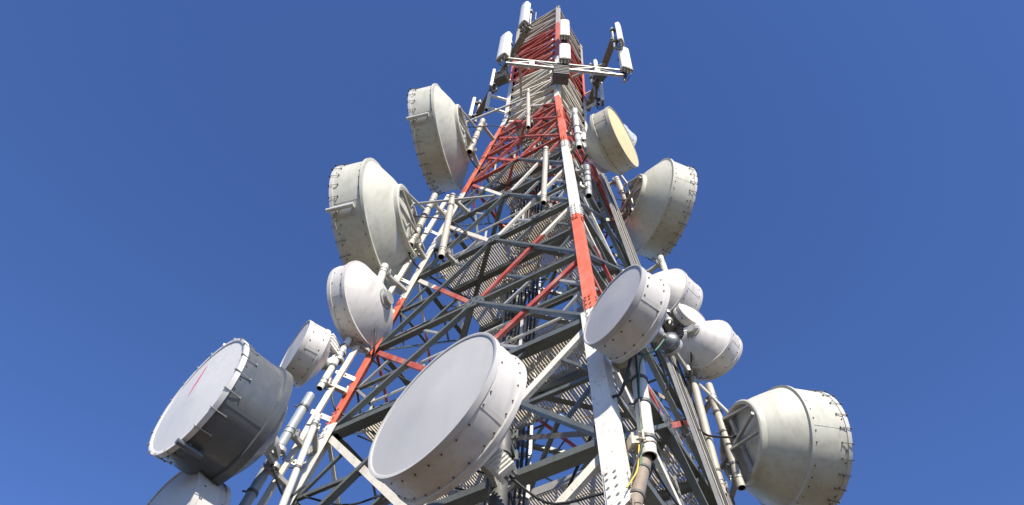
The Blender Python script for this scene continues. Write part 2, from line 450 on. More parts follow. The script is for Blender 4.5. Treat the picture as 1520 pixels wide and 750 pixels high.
# climbing rail carried on brackets outside the left leg
cr_ = MB(); u = V((-.82, -.57, 0)); sdir = V((.57, -.82, 0))
pa, pb = corner('L', 4.0, 0) + V((-.17, -.16, 0)), corner('L', 17.2, 0) + V((-.17, -.16, 0))
cr_.bar(pa, pb, V((1, 0, 0)), V((0, 1, 0)), -.045, .045, -.03, .03)
rail = cr_.build('climbing_rail', 'beige', T)
for i in range(13):
    t = (i + .35)/13; p = pa.lerp(pb, t); q = corner('L', p.z) + V((.06, -.03, 0))
    bk = MB(); bk.beam(p + V((-.10, 0, .02)), q, .012, .10); 
    for e_ in (.15, .5): 
        w_ = (p + V((-.10, 0, .02))).lerp(q, e_); bk.tube([w_ - V((0, .03, 0)), w_ + V((0, .03, 0))], .018, 6)
    bk.build('bracket', 'galvlight', rail)

# ------------------------------------------------------------------ dishes
def frame_of(az, el):
    az, el = R(az), R(el)
    n = V((math.cos(az)*math.cos(el), math.sin(az)*math.cos(el), math.sin(el)))
    h = V((-math.sin(az), math.cos(az), 0)); return n, h, n.cross(h)
def dish(label, C, az, el, Rr, d, face, paint, back='bowl', depth=None, r2=None, rods=0, rod_len=.16, spar=None, struts=(), bolts=26, mount=None, dome=.0, band=True, group=None, seam=True, mark=False, lip=.028):
    C = V(C); n, h, z = frame_of(az, el)
    depth = depth or .5*Rr
    t = thing('microwave_dish', label, 'microwave dish', C - n*(d + depth*.8), group)
    rn = lambda th, r, o: C + n*o + (h*math.cos(th) + z*math.sin(th))*r
    mb = MB()
    if dome > .08: prof = [(dome*(1 - (i/8)**2), Rr*.985*i/8) for i in range(9)]
    else: prof = [(.006 + .062*Rr*(1 - i/6), Rr*.985*i/6) for i in range(7)]
    mb.lathe(C, n, h, z, prof + [(-.02, Rr*.985)], 96)
    rad_ = mb.build('radome', face, t)
    if mark:
        mk = MB(); pts = []
        a0, a1 = R(118), R(-5)
        p, q = C + h*(-.12*Rr) + z*.74*Rr, C + h*(-.22*Rr) + z*.08*Rr
        def onf(pt): 
            r_ = (pt - C).length; o_ = .006 + .062*Rr*(1 - r_/(Rr*.985)); return pt + n*(o_ + .004)
        K = 14; L1, L2 = [], []
        dv = (q - p).normalized().cross(n)
        for i in range(K + 1):
            s_ = i/K; w_ = .030*Rr*math.sin(math.pi*s_)**.8 + .002; c_ = p.lerp(q, s_)
            L1.append(mk.bm.verts.new(onf(c_ + dv*w_))); L2.append(mk.bm.verts.new(onf(c_ - dv*w_*random.uniform(.5, 1))))
        for i in range(K): mk.bm.faces.new([L1[i], L1[i+1], L2[i+1], L2[i]])
        mk.build('red_mark', 'redmark', rad_)
    if band:
        mb = MB(); mb.lathe(C, n, h, z, [(-.03, Rr*.97), (.016, Rr*.972), (.022, Rr*.985), (.02, Rr*(1 + lip*.6)), (-.05, Rr*(1 + lip*.6)), (-.055, Rr*1.0)], 96)
        mb.build('rim_band', face if face != 'radomeyellow' else paint, t)
    mb = MB(); mb.lathe(C, n, h, z, [(-.03, Rr*.99), (-.03, Rr), (-d*.5, Rr*1.002), (-d, Rr), (-d, Rr*.97), (-.04, Rr*.97), (-.03, Rr*.99)], 96)
    if seam:                                              # lapped joints of the rolled sheet
        for th in (R(200), R(325), R(80)):
            p, q = rn(th, Rr, -.06), rn(th, Rr, -d + .01); e = (h*math.cos(th) + z*math.sin(th)); tg = n.cross(e)
            mb.bar(p, q, tg, e, -.03, .03, -.004, .005)
    mb.mi = 1
    for k in range(bolts):
        for o_ in (-.085, -d + .05):
            th = 2*math.pi*(k + (.5 if o_ < -.1 else 0) + random.uniform(-.12, .12))/bolts
            if random.random() < .12: continue
            p = rn(th, Rr*.999, o_); e = h*math.cos(th) + z*math.sin(th); mb.tube([p, p + e*.012], .0105 if Rr < 1 else .013, 6)
    mb.build('shroud', [paint, 'bolt'], t)
    mb = MB(); jw = .03 if lip < .04 else .09; mb.lathe(C, n, h, z, [(-d + jw, Rr*1.0), (-d + jw - .01, Rr*(1 + lip)), (-d - .035, Rr*(1 + lip)), (-d - .04, Rr*.98)], 96)
    mb.build('joint_ring', paint if back == 'bowl' else 'dishcream' if paint == 'dishcream' else paint, t)
    mb = MB()
    if back == 'bowl':
        hub = .22*Rr
        prof = [(-d - .03 - depth*(1 - ((r_/Rr)**2)), r_) for r_ in [Rr*.985*(1 - i/12) + hub*(i/12) for i in range(13)]]
        mb.lathe(C, n, h, z, prof, 96); mb.build('reflector', paint, t)
        oh = prof[-1][0]
        mb = MB(); mb.lathe(C, n, h, z, [(oh + .06, hub*1.1), (oh - .02, hub*1.08), (oh - .03, hub*.8), (oh - .10, hub*.75), (oh - .10, 0)], 32)
        mb.build('feed_hub', 'galvlight', t)
        back_c = C + n*(oh - .1)
    else:
        r2 = r2 or .55*Rr
        # a steep cone down to the ring, the bowl itself shows inside the ring
        prof = [(-d - .03, Rr*.985), (-d - .03 - depth*.30, Rr*.985 - (Rr*.985 - r2)*.27), (-d - .03 - depth*.64, Rr*.985 - (Rr*.985 - r2)*.62), (-d - depth, r2)]
        mb.lathe(C, n, h, z, prof, 96)
        o2 = -d - depth
        prof = [(o2 + .05 - .22*r2*(1 - (i/6)**2) * .6, r2*.93*(1 - 0) * i/6) for i in range(6, -1, -1)]
        mb.lathe(C, n, h, z, [(o2 + .005, r2*1.0)] + prof, 72)
        mb.build('reflector', paint, t)
        mb = MB(); mb.lathe(C, n, h, z, [(o2 + .03, r2*1.03), (o2 - .07, r2*1.03), (o2 - .09, r2*1.0), (o2 - .09, r2*.93), (o2 - .07, r2*.91), (o2 + .04, r2*.91)], 72)
        mb.build('back_ring', paint, t)
        hub = .2*Rr
        mb = MB(); mb.lathe(C, n, h, z, [(o2 + .04, .14), (o2 - .06, .13), (o2 - .06, 0)], 24); mb.build('feed_hub', 'galvlight', t)
        back_c = C + n*(o2 - .12)
        mtop = mount if mount is not None else back_c - n*.4
        for s_ in ((.86, .42), (-.86, .42), (.86, -.42), (-.86, -.42)):
            p = C + n*(o2 - .06) + h*(s_[0]*r2*.98) + z*(s_[1]*r2*.98)
            q = V(mtop) + UP*(.30 if s_[1] > 0 else -.42)*Rr
            b_ = MB(); b_.beam(p, q, .045, .045); b_.build('frame_bar', 'galvlight', t)
        b_ = MB(); b_.beam(C + n*(o2 - .075) + z*r2*.97, C + n*(o2 - .075) - z*r2*.97, .07, .05); b_.build('frame_bar', 'galvlight', t)
        b_ = MB(); b_.beam(C + n*(o2 - .14) + h*r2*.97, C + n*(o2 - .14) - h*r2*.97, .05, .06); b_.build('frame_bar', 'galvlight', t)
    if mount is not None and back == 'bowl':
        mp = V(mount); mb = MB()
        for s_ in (-1, 1):
            mb.beam(back_c + UP*s_*.12*Rr + n*.06, mp + UP*s_*.16*Rr, .06, .05)
            mb.beam(back_c + h*.14*s_*Rr + n*.05, mp + UP*.05*s_, .05, .09)
            c_ = mp + UP*s_*.18*Rr; mb.lathe(c_, UP, V((1, 0, 0)), V((0, 1, 0)), [(-.035, .055), (-.035, .082), (.035, .082), (.035, .055)], 16)
        mb.beam(mp - UP*.26*Rr + n*.07, mp + UP*.26*Rr + n*.07, .12, .03)
        mb.build('mount_bracket', 'galvlight', t)
    for k in range(rods):
        th = 2*math.pi*(k + .5)/rods
        p = rn(th, Rr*1.04, .02); q = rn(th, Rr*1.012, -rod_len)
        cm = paint == 'dishcream'; b_ = MB(); b_.tube([p, q], .006, 6); e = h*math.cos(th) + z*math.sin(th)
        b_.beam(rn(th, Rr*1.0, .024), rn(th, Rr*1.045, .026), .03, .010)
        b_.beam(rn(th, Rr*.998, -rod_len), rn(th, Rr*1.03, -rod_len), .02, .02)
        b_.build('tension_rod', 'dark' if cm else 'galvlight', t)
    if spar is not None:
        th, ln, so, rr = spar
        b_ = MB(); b_.tube([rn(th, Rr + so, .06 ), rn(th, Rr + so, -ln)], rr, 12)
        b_.beam(rn(th, Rr*.99, -ln*.92), rn(th, Rr + so, -ln*.92), .05, .05); b_.beam(rn(th, Rr*.99, -.10), rn(th, Rr + so, -.10), .05, .05)
        b_.build('spar', 'dishgrey' if paint == 'dishgrey' else 'whitepipe', t)
    for p, q in struts:
        b_ = MB(); q = V(q); p = C - n*(d + depth + .07) + z*(r2 or Rr)*.97; b_.tube([p, q], .03, 10); b_.ball(p, .05); b_.build('side_strut', 'galvlight', t)
    return t

dish('large white dish facing the lens in front of the mast, widest face in view', (-.694, 6.137, 6.547), 222, 4.1, .945, .40, 'radome', 'dishwhite', 'bowl', .36, mount=(.10, 7.05, 6.35), bolts=30)
dish('deep grey drum dish at far left with a red slash on its white face', (-3.842, 7.545, 7.782), 224.8, -2.7, .86, .74, 'radomebright', 'dishgrey', 'bowl', .36, rods=20, rod_len=.20, lip=.05, spar=(R(280), .30, .07, .04), mount=(-2.98, 8.82, 8.0), bolts=30, mark=True)
dish('small white dish just right of and above the grey drum dish', (-3.43, 8.927, 10.497), 211, -1.2, .522, .33, 'radome', 'dishwhite', 'bowl', .2, mount=(-2.74, 9.22, 10.75), bolts=18)
dish('white dish cut off by the bottom edge beneath the grey drum dish', (-4.0, 8.5, 6.54), 224.8, -2.0, .75, .42, 'radome', 'dishwhite', 'bowl', .3, mount=(-3.15, 9.0, 6.6), bolts=22, dome=.09)
dish('mid-size white dish seen from behind, below the lower left cream dish', (-2.80, 9.2, 12.05), 152, -.5, .82, .30, 'radome', 'dishwhite', 'bowl', .36, mount=(-2.44, 9.08, 12.6), bolts=22)
dish('large cream dish on the left leg, lower of the two seen from behind', (-3.31, 9.3, 14.85), 161, -4.2, 1.443, .64, 'radome', 'dishcream', 'cone', .46, .78, rods=30, spar=(R(318), .5, .12, .045), mount=(-2.02, 9.12, 15.4),
     struts=[((-2.55, 8.85, 15.98), (-.50, 8.6, 15.8))], bolts=36)
dish('large cream dish on the left leg, upper of the two seen from behind', (-2.55, 9.4, 19.84), 161.5, -3.7, 1.384, .61, 'radome', 'dishcream', 'cone', .40, .75, rods=30, spar=(R(318), .5, .12, .045), mount=(-1.26, 9.22, 20.2),
     struts=[((-1.85, 9.1, 21.3), (.38, 8.5, 21.88))], bolts=36)
dish('aged dish with a yellowed face high on the right side of the mast', (2.181, 7.388, 16.82), -36.4, -2.2, .727, .37, 'radomeyellow', 'dishyellow', 'bowl', .42, mount=(1.30, 7.75, 17.4), bolts=24)
dish('pale blue dish mostly hidden behind the yellow faced dish', (2.38, 8.75, 18.9), 40, 0, .62, .34, 'radome', 'dishblue', 'bowl', .34, mount=(1.75, 8.6, 19.1), bolts=16)
dish('large cream dish seen from behind high on the right leg', (3.99, 10.2, 18.65), 17.3, 0, 1.265, .61, 'radome', 'dishcream', 'cone', .46, .66, rods=28, mount=(2.80, 9.95, 19.2),
     struts=[((3.05, 9.75, 19.6), (2.35, 9.55, 20.2))], bolts=34)
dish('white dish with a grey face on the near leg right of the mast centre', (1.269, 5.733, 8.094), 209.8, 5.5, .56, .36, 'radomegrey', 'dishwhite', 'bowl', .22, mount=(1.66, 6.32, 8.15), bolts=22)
dish('white dish seen from behind just beyond the grey faced dish', (3.51, 10.0, 14.13), 40.3, 0, .70, .47, 'radome', 'dishwhite', 'bowl', .42, mount=(3.2, 9.6, 13.3), bolts=20)
dish('white dish seen from behind on the long pole right of the grey faced dish', (4.05, 9.8, 12.46), 46.5, -.9, .57, .35, 'radome', 'dishwhite', 'bowl', .38, mount=(3.53, 9.86, 12.1), bolts=20)
dish('tiny pale dish with its face upturned between the two white dishes at right', (3.66, 9.5, 13.35), -64, 4, .32, .12, 'radome', 'dishwhite', 'bowl', .1, mount=(3.5, 9.88, 13.1), bolts=8)
dish('small shaded dish tucked behind the long pole under the grey faced dish', (3.07, 9.3, 11.97), 50, 0, .21, .14, 'radomegrey', 'dishgrey', 'bowl', .13, mount=(3.45, 9.75, 11.9), bolts=8)  # dark grey paint puts the shade on this dish into its colour
dish('large cream dish cut off by the bottom right corner, seen from behind', (5.4, 9.9, 10.24), 10.2, 7, 1.01, .66, 'radome', 'dishcream', 'cone', .64, .68, rods=26, mount=(3.87, 9.82, 10.4),
     struts=[((4.10, 9.42, 11.05), (3.55, 9.9, 11.9))], bolts=34)

# ------------------------------------------------------------------ mounting pipes
def mpipe(label, p_low, p_top, r, mat, arms=(), clamps=(), armmat='galvlight', armw=.075):
    p, q = V(p_low), V(p_top); t = thing('mounting_pipe', label, 'mounting pipe', p, 'pipes that hold the dishes')
    mb = MB(); mb.tube([p, q], r, 20, hollow=.16); mb.build('pipe', [mat, 'hole'], t)
    a = (q - p).normalized()
    for f, tgt in arms:
        s_ = p.lerp(q, f); tg = V(tgt)
        b_ = MB(); dr = (tg - s_).normalized(); b_.beam(s_ + dr*r, tg, armw, armw)
        sd = dr.cross(UP).normalized(); b_.bar(tg - dr*.03, tg, sd, UP, -.07, .07, -.08, .08)
        b_.bar(s_ + dr*(r + .002), s_ + dr*(r + .026), sd, UP, -r*1.5, r*1.5, -.07, .07)
        for s2 in (-1, 1):
            c_ = s_ + a*.045*s2; b_.lathe(c_, a, dr, dr.cross(a).normalized(), [(-.01, r*.98), (-.01, r*1.14), (.01, r*1.14), (.01, r*.98)], 18)
            for s3 in (-1, 1): 
                k_ = c_ + sd*r*1.25*s3 + dr*r; b_.tube([k_ - dr*.02, k_ + dr*.06], .012, 6)
        b_.build('arm', armmat, t)
    for f in clamps:
        c_ = p.lerp(q, f); u = a.cross(V((0, 1, 0))).normalized()
        b_ = MB(); b_.lathe(c_, a, u, a.cross(u), [(-.022, r*.98), (-.022, r*1.16), (.022, r*1.16), (.022, r*.98)], 20)
        b_.tube([c_ + u*r*1.1, c_ + u*(r*1.1 + .06)], .014, 6); b_.build('clamp', 'dark', t)
    return t
def lg(c, z, dx=0, dy=0): q = corner(c, z); return (q.x + dx, q.y + dy, z)
mpipe('cream pipe behind the upper of the two big left dishes', (-1.33, 9.25, 19.21), (-1.15, 9.25, 21.28), .075, 'pipe', [(.12, lg('L', 19.3, .05, -.03)), (.88, lg('L', 21.1, .05, -.03))], (.35, .6))
mpipe('cream pipe behind the lower of the two big left dishes', (-2.1, 9.15, 14.36), (-1.88, 9.15, 16.57), .07, 'pipe', [(.10, lg('L', 14.5, .05, -.03)), (.86, lg('L', 16.3, .05, -.03))], (.3, .55, .7))
mpipe('white pipe in front of the mid-size white dish on the left leg', (-2.47, 9.1, 11.83), (-2.46, 9.1, 13.43), .075, 'whitepipe', [(.14, lg('L', 12.0, .05, -.05)), (.88, lg('L', 13.2, .05, -.05))], (.3, .6))
mpipe('short white pipe with radio gear beside the small white dish', (-2.88, 9.2, 9.9), (-2.64, 9.2, 11.5), .057, 'whitepipe', [(.10, lg('L', 10.1, .03, -.05)), (.84, lg('L', 11.2, .03, -.05))], (.35, .5, .68))
mpipe('long grey pipe behind the grey drum dish', (-3.28, 8.9, 6.6), (-2.88, 8.9, 9.41), .072, 'bluepipe', [(.12, lg('L', 6.9, -.02, -.05)), (.47, lg('L', 8.0, -.02, -.05)), (.72, lg('L', 8.7, -.02, -.05))], (.3, .6, .9))
mpipe('slim white pipe standing in front of the left leg at the bottom', (-2.70, 8.8, 6.3), (-2.63, 8.8, 8.89), .05, 'whitepipe', [(.30, lg('L', 7.2, .1, -.05)), (.93, lg('L', 8.7, .1, -.05))], (.6, .92))
mpipe('beige pipe hung on the near left face below the white band', (.11, 8.55, 19.5), (.02, 8.6, 22.2), .055, 'pipe', [(.30, (.16, 8.75, 20.3)), (.93, (.08, 9.1, 22.0))], (.9,))
mpipe('tan pipe at the end of the lower left side strut', (-1.36, 8.75, 13.4), (-1.42, 8.8, 16.0), .07, 'pipe', [(.10, (-1.10, 9.05, 13.7)), (.95, (-1.05, 9.1, 15.85))], (.8, .97))
mpipe('beige pipe with a gusset high on the near left face', (.50, 7.45, 13.59), (.51, 7.5, 16.11), .055, 'pipe', [(.08, (.62, 7.65, 13.8)), (.93, (.60, 7.9, 15.95))], (.95,))
mpipe('thick pipe strapped with cables under the grey faced dish', (1.65, 6.38, 6.3), (1.64, 6.38, 8.3), .09, 'whitepipe', [(.10, lg('N', 6.45, .16, .12)), (.82, lg('N', 8.0, .16, .12))], (.12, .4, .6, .8), 'pipe', .10)
mpipe('short brown pipe elbowing from the thick strapped pipe down to the near leg', (1.335, 6.06, 5.2), (1.63, 6.46, 6.36), .075, 'brown', [(.1, lg('N', 5.3, .02, .04))], (.3, .75), 'brown', .1)  # pipe lies in shadow; the brown puts that shade into its colour
mpipe('white pipe carrying the yellow faced dish', (1.26, 7.7, 16.74), (1.19, 7.7, 18.85), .068, 'whitepipe', [(.12, lg('N', 17.0, .1, .12)), (.85, lg('N', 18.5, .1, .12))], (.3, .5))
mpipe('grey pipe below the yellow faced dish', (1.42, 7.75, 14.6), (1.42, 7.75, 16.0), .068, 'bluepipe', [(.2, lg('N', 14.9, .15, .2)), (.85, lg('N', 15.8, .15, .2))], (.4, .6, .75))
mpipe('cream pipe behind the high cream dish on the right leg', (2.93, 10.1, 18.2), (2.64, 10.1, 20.2), .075, 'pipe', [(.12, lg('R', 18.4, .02, -.02)), (.93, lg('R', 20.0, .02, -.02))], (.35, .6))
mpipe('long tan pole at right that carries two white dishes', (3.66, 9.9, 9.1), (3.49, 9.9, 13.9), .072, 'pipe', [(.05, lg('R', 9.4, 0, -.05)), (.62, lg('R', 12.1, 0, -.05)), (.9, lg('R', 13.4, 0, -.05))], (.1, .58, .64, .8))
mpipe('tan pipe behind the bottom right cream dish', (3.96, 9.8, 9.2), (3.80, 9.8, 11.6), .07, 'pipe', [(.10, lg('R', 9.5, 0, -.04)), (.86, lg('R', 11.3, 0, -.04))], (.2, .5, .7))
mpipe('white pipe end above the pair of white dishes at right', (3.56, 9.9, 13.9), (3.40, 9.95, 16.1), .07, 'whitepipe', [(.2, lg('R', 14.3, 0, -.05)), (.9, lg('R', 15.8, 0, -.05))], (.4,))
mpipe('thick pipe behind the large white front dish', (.10, 7.05, 5.3), (.10, 7.05, 7.4), .10, 'dark', [(.15, (.22, 7.3, 5.6)), (.9, (.25, 7.5, 7.2))], (.3, .7), 'galv')

# ------------------------------------------------------------------ radio units
def unit(label, c, az, w, h_, d, fins, mat, cat='radio unit', hang=None):
    c = V(c); n, h, z = frame_of(az, 0); t = thing('radio_unit', label, cat, c - z*h_/2)
    mb = MB(); mb.bar(c - z*h_/2, c + z*h_/2, h, n, -w/2, w/2, -d/2, d/2); mb.build('case', mat, t, bevel=.015)
    for k in range(fins):
        f = MB(); zz = -h_/2 + h_*(k + .5)/fins
        f.bar(c + z*(zz - h_/fins*.22), c + z*(zz + h_/fins*.22), h, n, -w*.54, w*.54, -d*.62, d*.62); f.build('cooling_fin', mat, t)
    for s_ in (-.25, .25):
        f = MB(); p = c - z*h_/2 + h*s_*w; f.tube([p, p - z*.07], .018, 8); f.build('connector', 'dark', t)
    return t
ru = unit('ribbed white radio unit on the back of the large front dish', (.19, 6.62, 6.28), 250, .20, .36, .18, 8, 'panel')
ru.rotation_euler = (0, R(-42), 0)
unit('white radio box behind the tiny pale dish', (3.58, 9.62, 12.85), 240, .16, .3, .14, 4, 'panel')
unit('white radio box on the mount of the small left dish', (-2.95, 9.12, 10.9), 240, .22, .3, .2, 4, 'panel')
unit('dark radio unit slung at the near corner below the top antennas', (.93, 8.42, 23.2), 270, .42, .75, .28, 6, 'dark')
unit('dark radio box beside the left end of the top boom', (-.78, 8.75, 23.4), 240, .35, .6, .22, 5, 'dark')
unit('dark radio box low on the inner side of the right boom', (2.25, 9.0, 25.2), 300, .3, .5, .2, 5, 'dark')

# ------------------------------------------------------------------ head antennas
def boom(label, p, q, mat, truss, posts=()):
    p, q = V(p), V(q); t = thing('antenna_boom', label, 'antenna boom', p)
    if truss:
        dz = UP*.44
        for o_ in (V((0, 0, 0)), dz):
            mb = MB(); mb.tube([p + o_, q + o_], .055 if o_.z == 0 else .04, 10); mb.build('rail', 'galvlight', t)
        k = 4
        for i in range(k):
            a, b_ = p.lerp(q, i/k), p.lerp(q, (i + 1)/k)
            mb = MB(); mb.tube([a + (dz if i % 2 else V((0, 0, 0))), b_ + (V((0, 0, 0)) if i % 2 else dz)], .024, 8); mb.build('web_bar', 'galvlight', t)
        for f in (.22, .78):
            a = p.lerp(q, f); mb = MB(); mb.beam(a - UP*.02, a + dz + UP*.02, .16, .02, V((0, 1, 0))); mb.build('stiffener', 'galvlight', t)
    else:
        a = (q - p).normalized(); sd = a.cross(UP).normalized()
        mb = MB(); mb.bar(p, q, sd, UP, -.10, .10, -.015, 0); mb.bar(p, q, sd, UP, -.10, -.085, 0, .12); mb.bar(p, q, sd, UP, .085, .10, 0, .12); mb.build('beam', mat, t)
    for s_, e_ in posts:
        mb = MB(); mb.beam(V(s_), V(e_), .07, .07); mb.build('stay', 'galvlight', t)
    return t
boom('white trussed boom across the near corner under the top antennas', (-.72, 8.42, 23.72), (2.82, 8.46, 23.72), 'galvlight', True, [((.72, 8.45, 23.8), lg('N', 23.9, -.05, .1)), ((1.1, 8.45, 23.8), lg('N', 23.9, .1, .1)), ((-.3, 8.44, 23.8), fpt(('N', 'L'), 23.8, .7))])
boom('brown boom running past the left side of the mast head', (-.145, 7.97, 26.0), (-1.62, 11.2, 26.0), 'brown', False, [((-.95, 9.72, 25.95), lg('L', 25.9, .03, 0)), ((-.55, 8.85, 25.95), fpt(('N', 'L'), 25.9, .6))])
boom('brown boom running past the right side of the mast head', (2.60, 8.10, 26.0), (2.05, 10.6, 26.0), 'brown', False, [((2.12, 10.2, 25.95), lg('R', 25.9, -.03, 0)), ((2.42, 8.9, 25.95), fpt(('N', 'R'), 25.9, .5))])
def panel(label, bottom, top, az, w=.30, d=.15, pole=True, drop=.25):
    b_, tp = V(bottom), V(top); tp.x, tp.y = b_.x, b_.y
    n, h, z = frame_of(az, 0); t = thing('panel_antenna', label, 'panel antenna', b_, 'panel antennas around the mast head')
    mb = MB(); seg = 10
    prof = [(-w/2, -d/2), (w/2, -d/2), (w/2, d*.15), (w*.38, d*.42), (w*.15, d/2), (-w*.15, d/2), (-w*.38, d*.42), (-w/2, d*.15)]
    lo = [mb.bm.verts.new(b_ + h*x_ + n*y_) for x_, y_ in prof]; hi = [mb.bm.verts.new(tp + h*x_ + n*y_) for x_, y_ in prof]
    K = len(prof)
    for k in range(K):
        f = mb.bm.faces.new([lo[k], lo[(k+1) % K], hi[(k+1) % K], hi[k]])
    mb.bm.faces.new(hi); mb.bm.faces.new(lo[::-1]); mb.build('radome', 'panel', t, bevel=.012)
    h_top = tp.z - b_.z
    mb = MB(); mb.bar(b_ - UP*.045, b_ - UP*.002, h, n, -w*.47, w*.47, -d*.45, d*.40); mb.build('end_cap', 'panelend', t)
    for k in range(3):
        mb = MB(); p = b_ - UP*.045 + h*(k - 1)*w*.28; mb.tube([p, p - UP*.10], .022, 8); mb.build('connector', 'dark', t)
        if h_top > 1.2:
            jc = MB(); pb = b_ - n*(d*.5 + .11); jc.tube(spline([p - UP*.08, p - UP*.26 - n*.02, pb - UP*(.30 + .05*k) + h*(k - 1)*.04, pb + UP*.02 + h*(k - 1)*.05, pb + UP*h_top*.45 + h*(k - 1)*.05]), .013, 6); jc.build('jumper_cable', 'black', t)
    if pole:
        pp = b_ - n*(d*.5 + .16); pt = tp - n*(d*.5 + .16)
        mb = MB(); mb.tube([pp - UP*drop, pt + UP*.05], .045, 12); mb.build('pole', 'galvlight', t)
        for f in (.14, .84):
            c_ = b_.lerp(tp, f); mb = MB(); mb.beam(c_ - n*d*.5, c_ - n*(d*.5 + .16), .09, .07)
            mb.beam(c_ - n*(d*.5 + .15) - h*.09, c_ - n*(d*.5 + .15) + h*.09, .12, .08); mb.build('bracket', 'dark', t)
    return t
panel('white panel antenna at the top end of the left brown boom', (-.34, 7.97, 26.2), (-.41, 7.97, 28.35), 215, .36, .2)
panel('white panel antenna on the left end of the white truss', (-.85, 8.35, 24.0), (-.85, 8.35, 26.05), 225, .40, .2, drop=.4)
panel('upper of the two white panel antennas stacked at the near corner', (1.03, 8.22, 26.19), (1.04, 8.22, 27.78), 268, .33, .17)
panel('lower of the two white panel antennas stacked at the near corner', (1.03, 8.22, 23.95), (1.03, 8.22, 25.25), 268, .35, .17)
panel('slim white panel antenna at the top end of the right brown boom', (2.80, 8.05, 25.6), (2.86, 8.05, 27.3), 330, .30, .15)
panel('white panel antenna on the right end of the white truss', (2.92, 8.35, 24.0), (2.99, 8.4, 25.85), 285, .36, .18, drop=.4)
panel('narrow white panel antenna inside the right boom close to the mast', (2.19, 9.2, 25.4), (2.21, 9.2, 26.97), 320, .16, .1)
panel('narrow white panel antenna under the right boom', (2.40, 9.7, 24.6), (2.45, 9.7, 26.5), 350, .20, .12)
panel('white panel antenna at the lower end of the left brown boom', (-1.84, 11.1, 25.66), (-1.87, 11.1, 27.26), 190, .22, .12)
panel('thin white panel antenna outside the left brown boom', (-1.2, 9.9, 25.6), (-1.21, 9.9, 27.1), 190, .12, .1)
# small pipe frames bolted to the head
def side_frame(label, c_leg, z0, z1, out, mat):
    o = V(out); t = thing('side_frame', label, 'pipe frame', corner(c_leg, z0))
    a, b_ = corner(c_leg, z0), corner(c_leg, z1)
    for p in (a, b_):
        mb = MB(); mb.tube([p, p + o], .045, 10); mb.build('arm', mat, t)
    mb = MB(); mb.tube([a + o - UP*.2, b_ + o + UP*.15], .06, 12, hollow=.15); mb.build('upright', [mat, 'hole'], t)
side_frame('white empty pipe frame on the left leg below the boom', 'L', 23.2, 24.2, (-.55, -.12, 0), 'panel')
side_frame('white empty pipe frame on the right leg below the boom', 'R', 25.2, 26.4, (.35, -.25, 0), 'panel')
mb = MB(); mb.tube([(.05, 9.3, TOP - .05), (.05, 9.3, TOP + .9)], .02, 8); tag(mb.build('lightning_rod', 'galvlight', None, (.05, 9.3, TOP)), 'thin pale lightning rod on the mast head', 'lightning rod')

# ------------------------------------------------------------------ loose cables
def cable(label, pts, r=.014, mat='black'):
    P = spline(pts); mb = MB(); mb.tube(P, r, 8); return tag(mb.build('cable', mat, None, P[0]), label, 'cable', 'loose cables on the mast')
cable('black cable from the upper left cream dish into the mast', [(-1.55, 9.1, 20.4), (-1.2, 9.0, 20.25), (-.7, 8.95, 20.3), (-.2, 9.1, 19.9), (.1, 9.6, 19.2)])
cable('black cable from the lower left cream dish into the mast', [(-2.45, 8.98, 15.3), (-2.0, 8.95, 15.2), (-1.4, 9.0, 15.25), (-.9, 9.1, 14.8), (-.1, 9.7, 14.3)], .016)
cable('black cable looping from the grey drum dish to the left leg', [(-3.2, 8.6, 8.3), (-2.95, 8.75, 7.75), (-2.75, 9.05, 7.55), (-2.6, 9.2, 7.9)], .018)
cable('black cable sagging across the mast from the left leg', [(-2.6, 9.3, 7.8), (-1.9, 9.2, 7.65), (-1.2, 9.1, 7.95), (-.5, 9.4, 8.3), (.1, 9.75, 8.4)], .016)
cable('black cable drooping under the platform left of centre', [(-2.1, 9.35, 9.1), (-1.5, 9.3, 8.85), (-.9, 9.35, 8.95), (-.2, 9.6, 8.9)], .014)
cable('black cable strapped along the thick pipe by the near leg', [(1.62, 6.27, 8.25), (1.60, 6.265, 7.6), (1.58, 6.27, 6.9), (1.57, 6.27, 6.4), (1.45, 6.2, 6.0), (1.34, 6.12, 5.6)], .012)
cable('green cable strapped along the thick pipe by the near leg', [(2.0, 6.3, 8.25), (1.85, 6.25, 7.95), (1.66, 6.26, 7.75), (1.585, 6.272, 7.0), (1.56, 6.28, 6.4), (1.5, 6.3, 5.9)], .010, 'green')
cable('yellow cable beside the near leg at the bottom', [(1.53, 6.27, 6.35), (1.47, 6.2, 5.95), (1.38, 6.1, 5.7), (1.30, 6.0, 5.5)], .008, 'yellow')
cable('black cable from the grey faced dish to the trays at right', [(1.75, 6.2, 8.3), (2.0, 6.6, 8.15), (2.2, 7.1, 8.35), (2.35, 7.7, 8.9), (2.5, 8.2, 9.6)], .014)
cable('black cable from the high right cream dish to the mast', [(3.05, 9.85, 18.9), (2.8, 9.95, 18.75), (2.55, 10.0, 18.85), (2.35, 9.9, 19.2)], .013)
cable('black cable from the bottom right dish to the mast', [(4.15, 9.7, 10.3), (3.9, 9.65, 10.15), (3.6, 9.8, 10.3), (3.35, 9.6, 10.2), (3.0, 9.2, 9.6)], .02)
cable('black cable slung across the lower right face', [(1.7, 6.9, 7.0), (2.2, 7.6, 6.85), (2.9, 8.5, 7.0), (3.6, 9.4, 7.6)], .014)
cable('black cable loop inside the middle of the mast', [(.15, 9.7, 12.2), (.0, 9.2, 11.6), (.35, 8.9, 12.0), (.6, 9.3, 13.2), (.4, 9.7, 13.9)], .014)
cable('black cable under the large front dish', [(.3, 6.65, 5.8), (.2, 6.8, 5.4), (-.1, 7.2, 5.5), (-.4, 8.0, 6.2), (-.1, 9.4, 7.0)], .014)

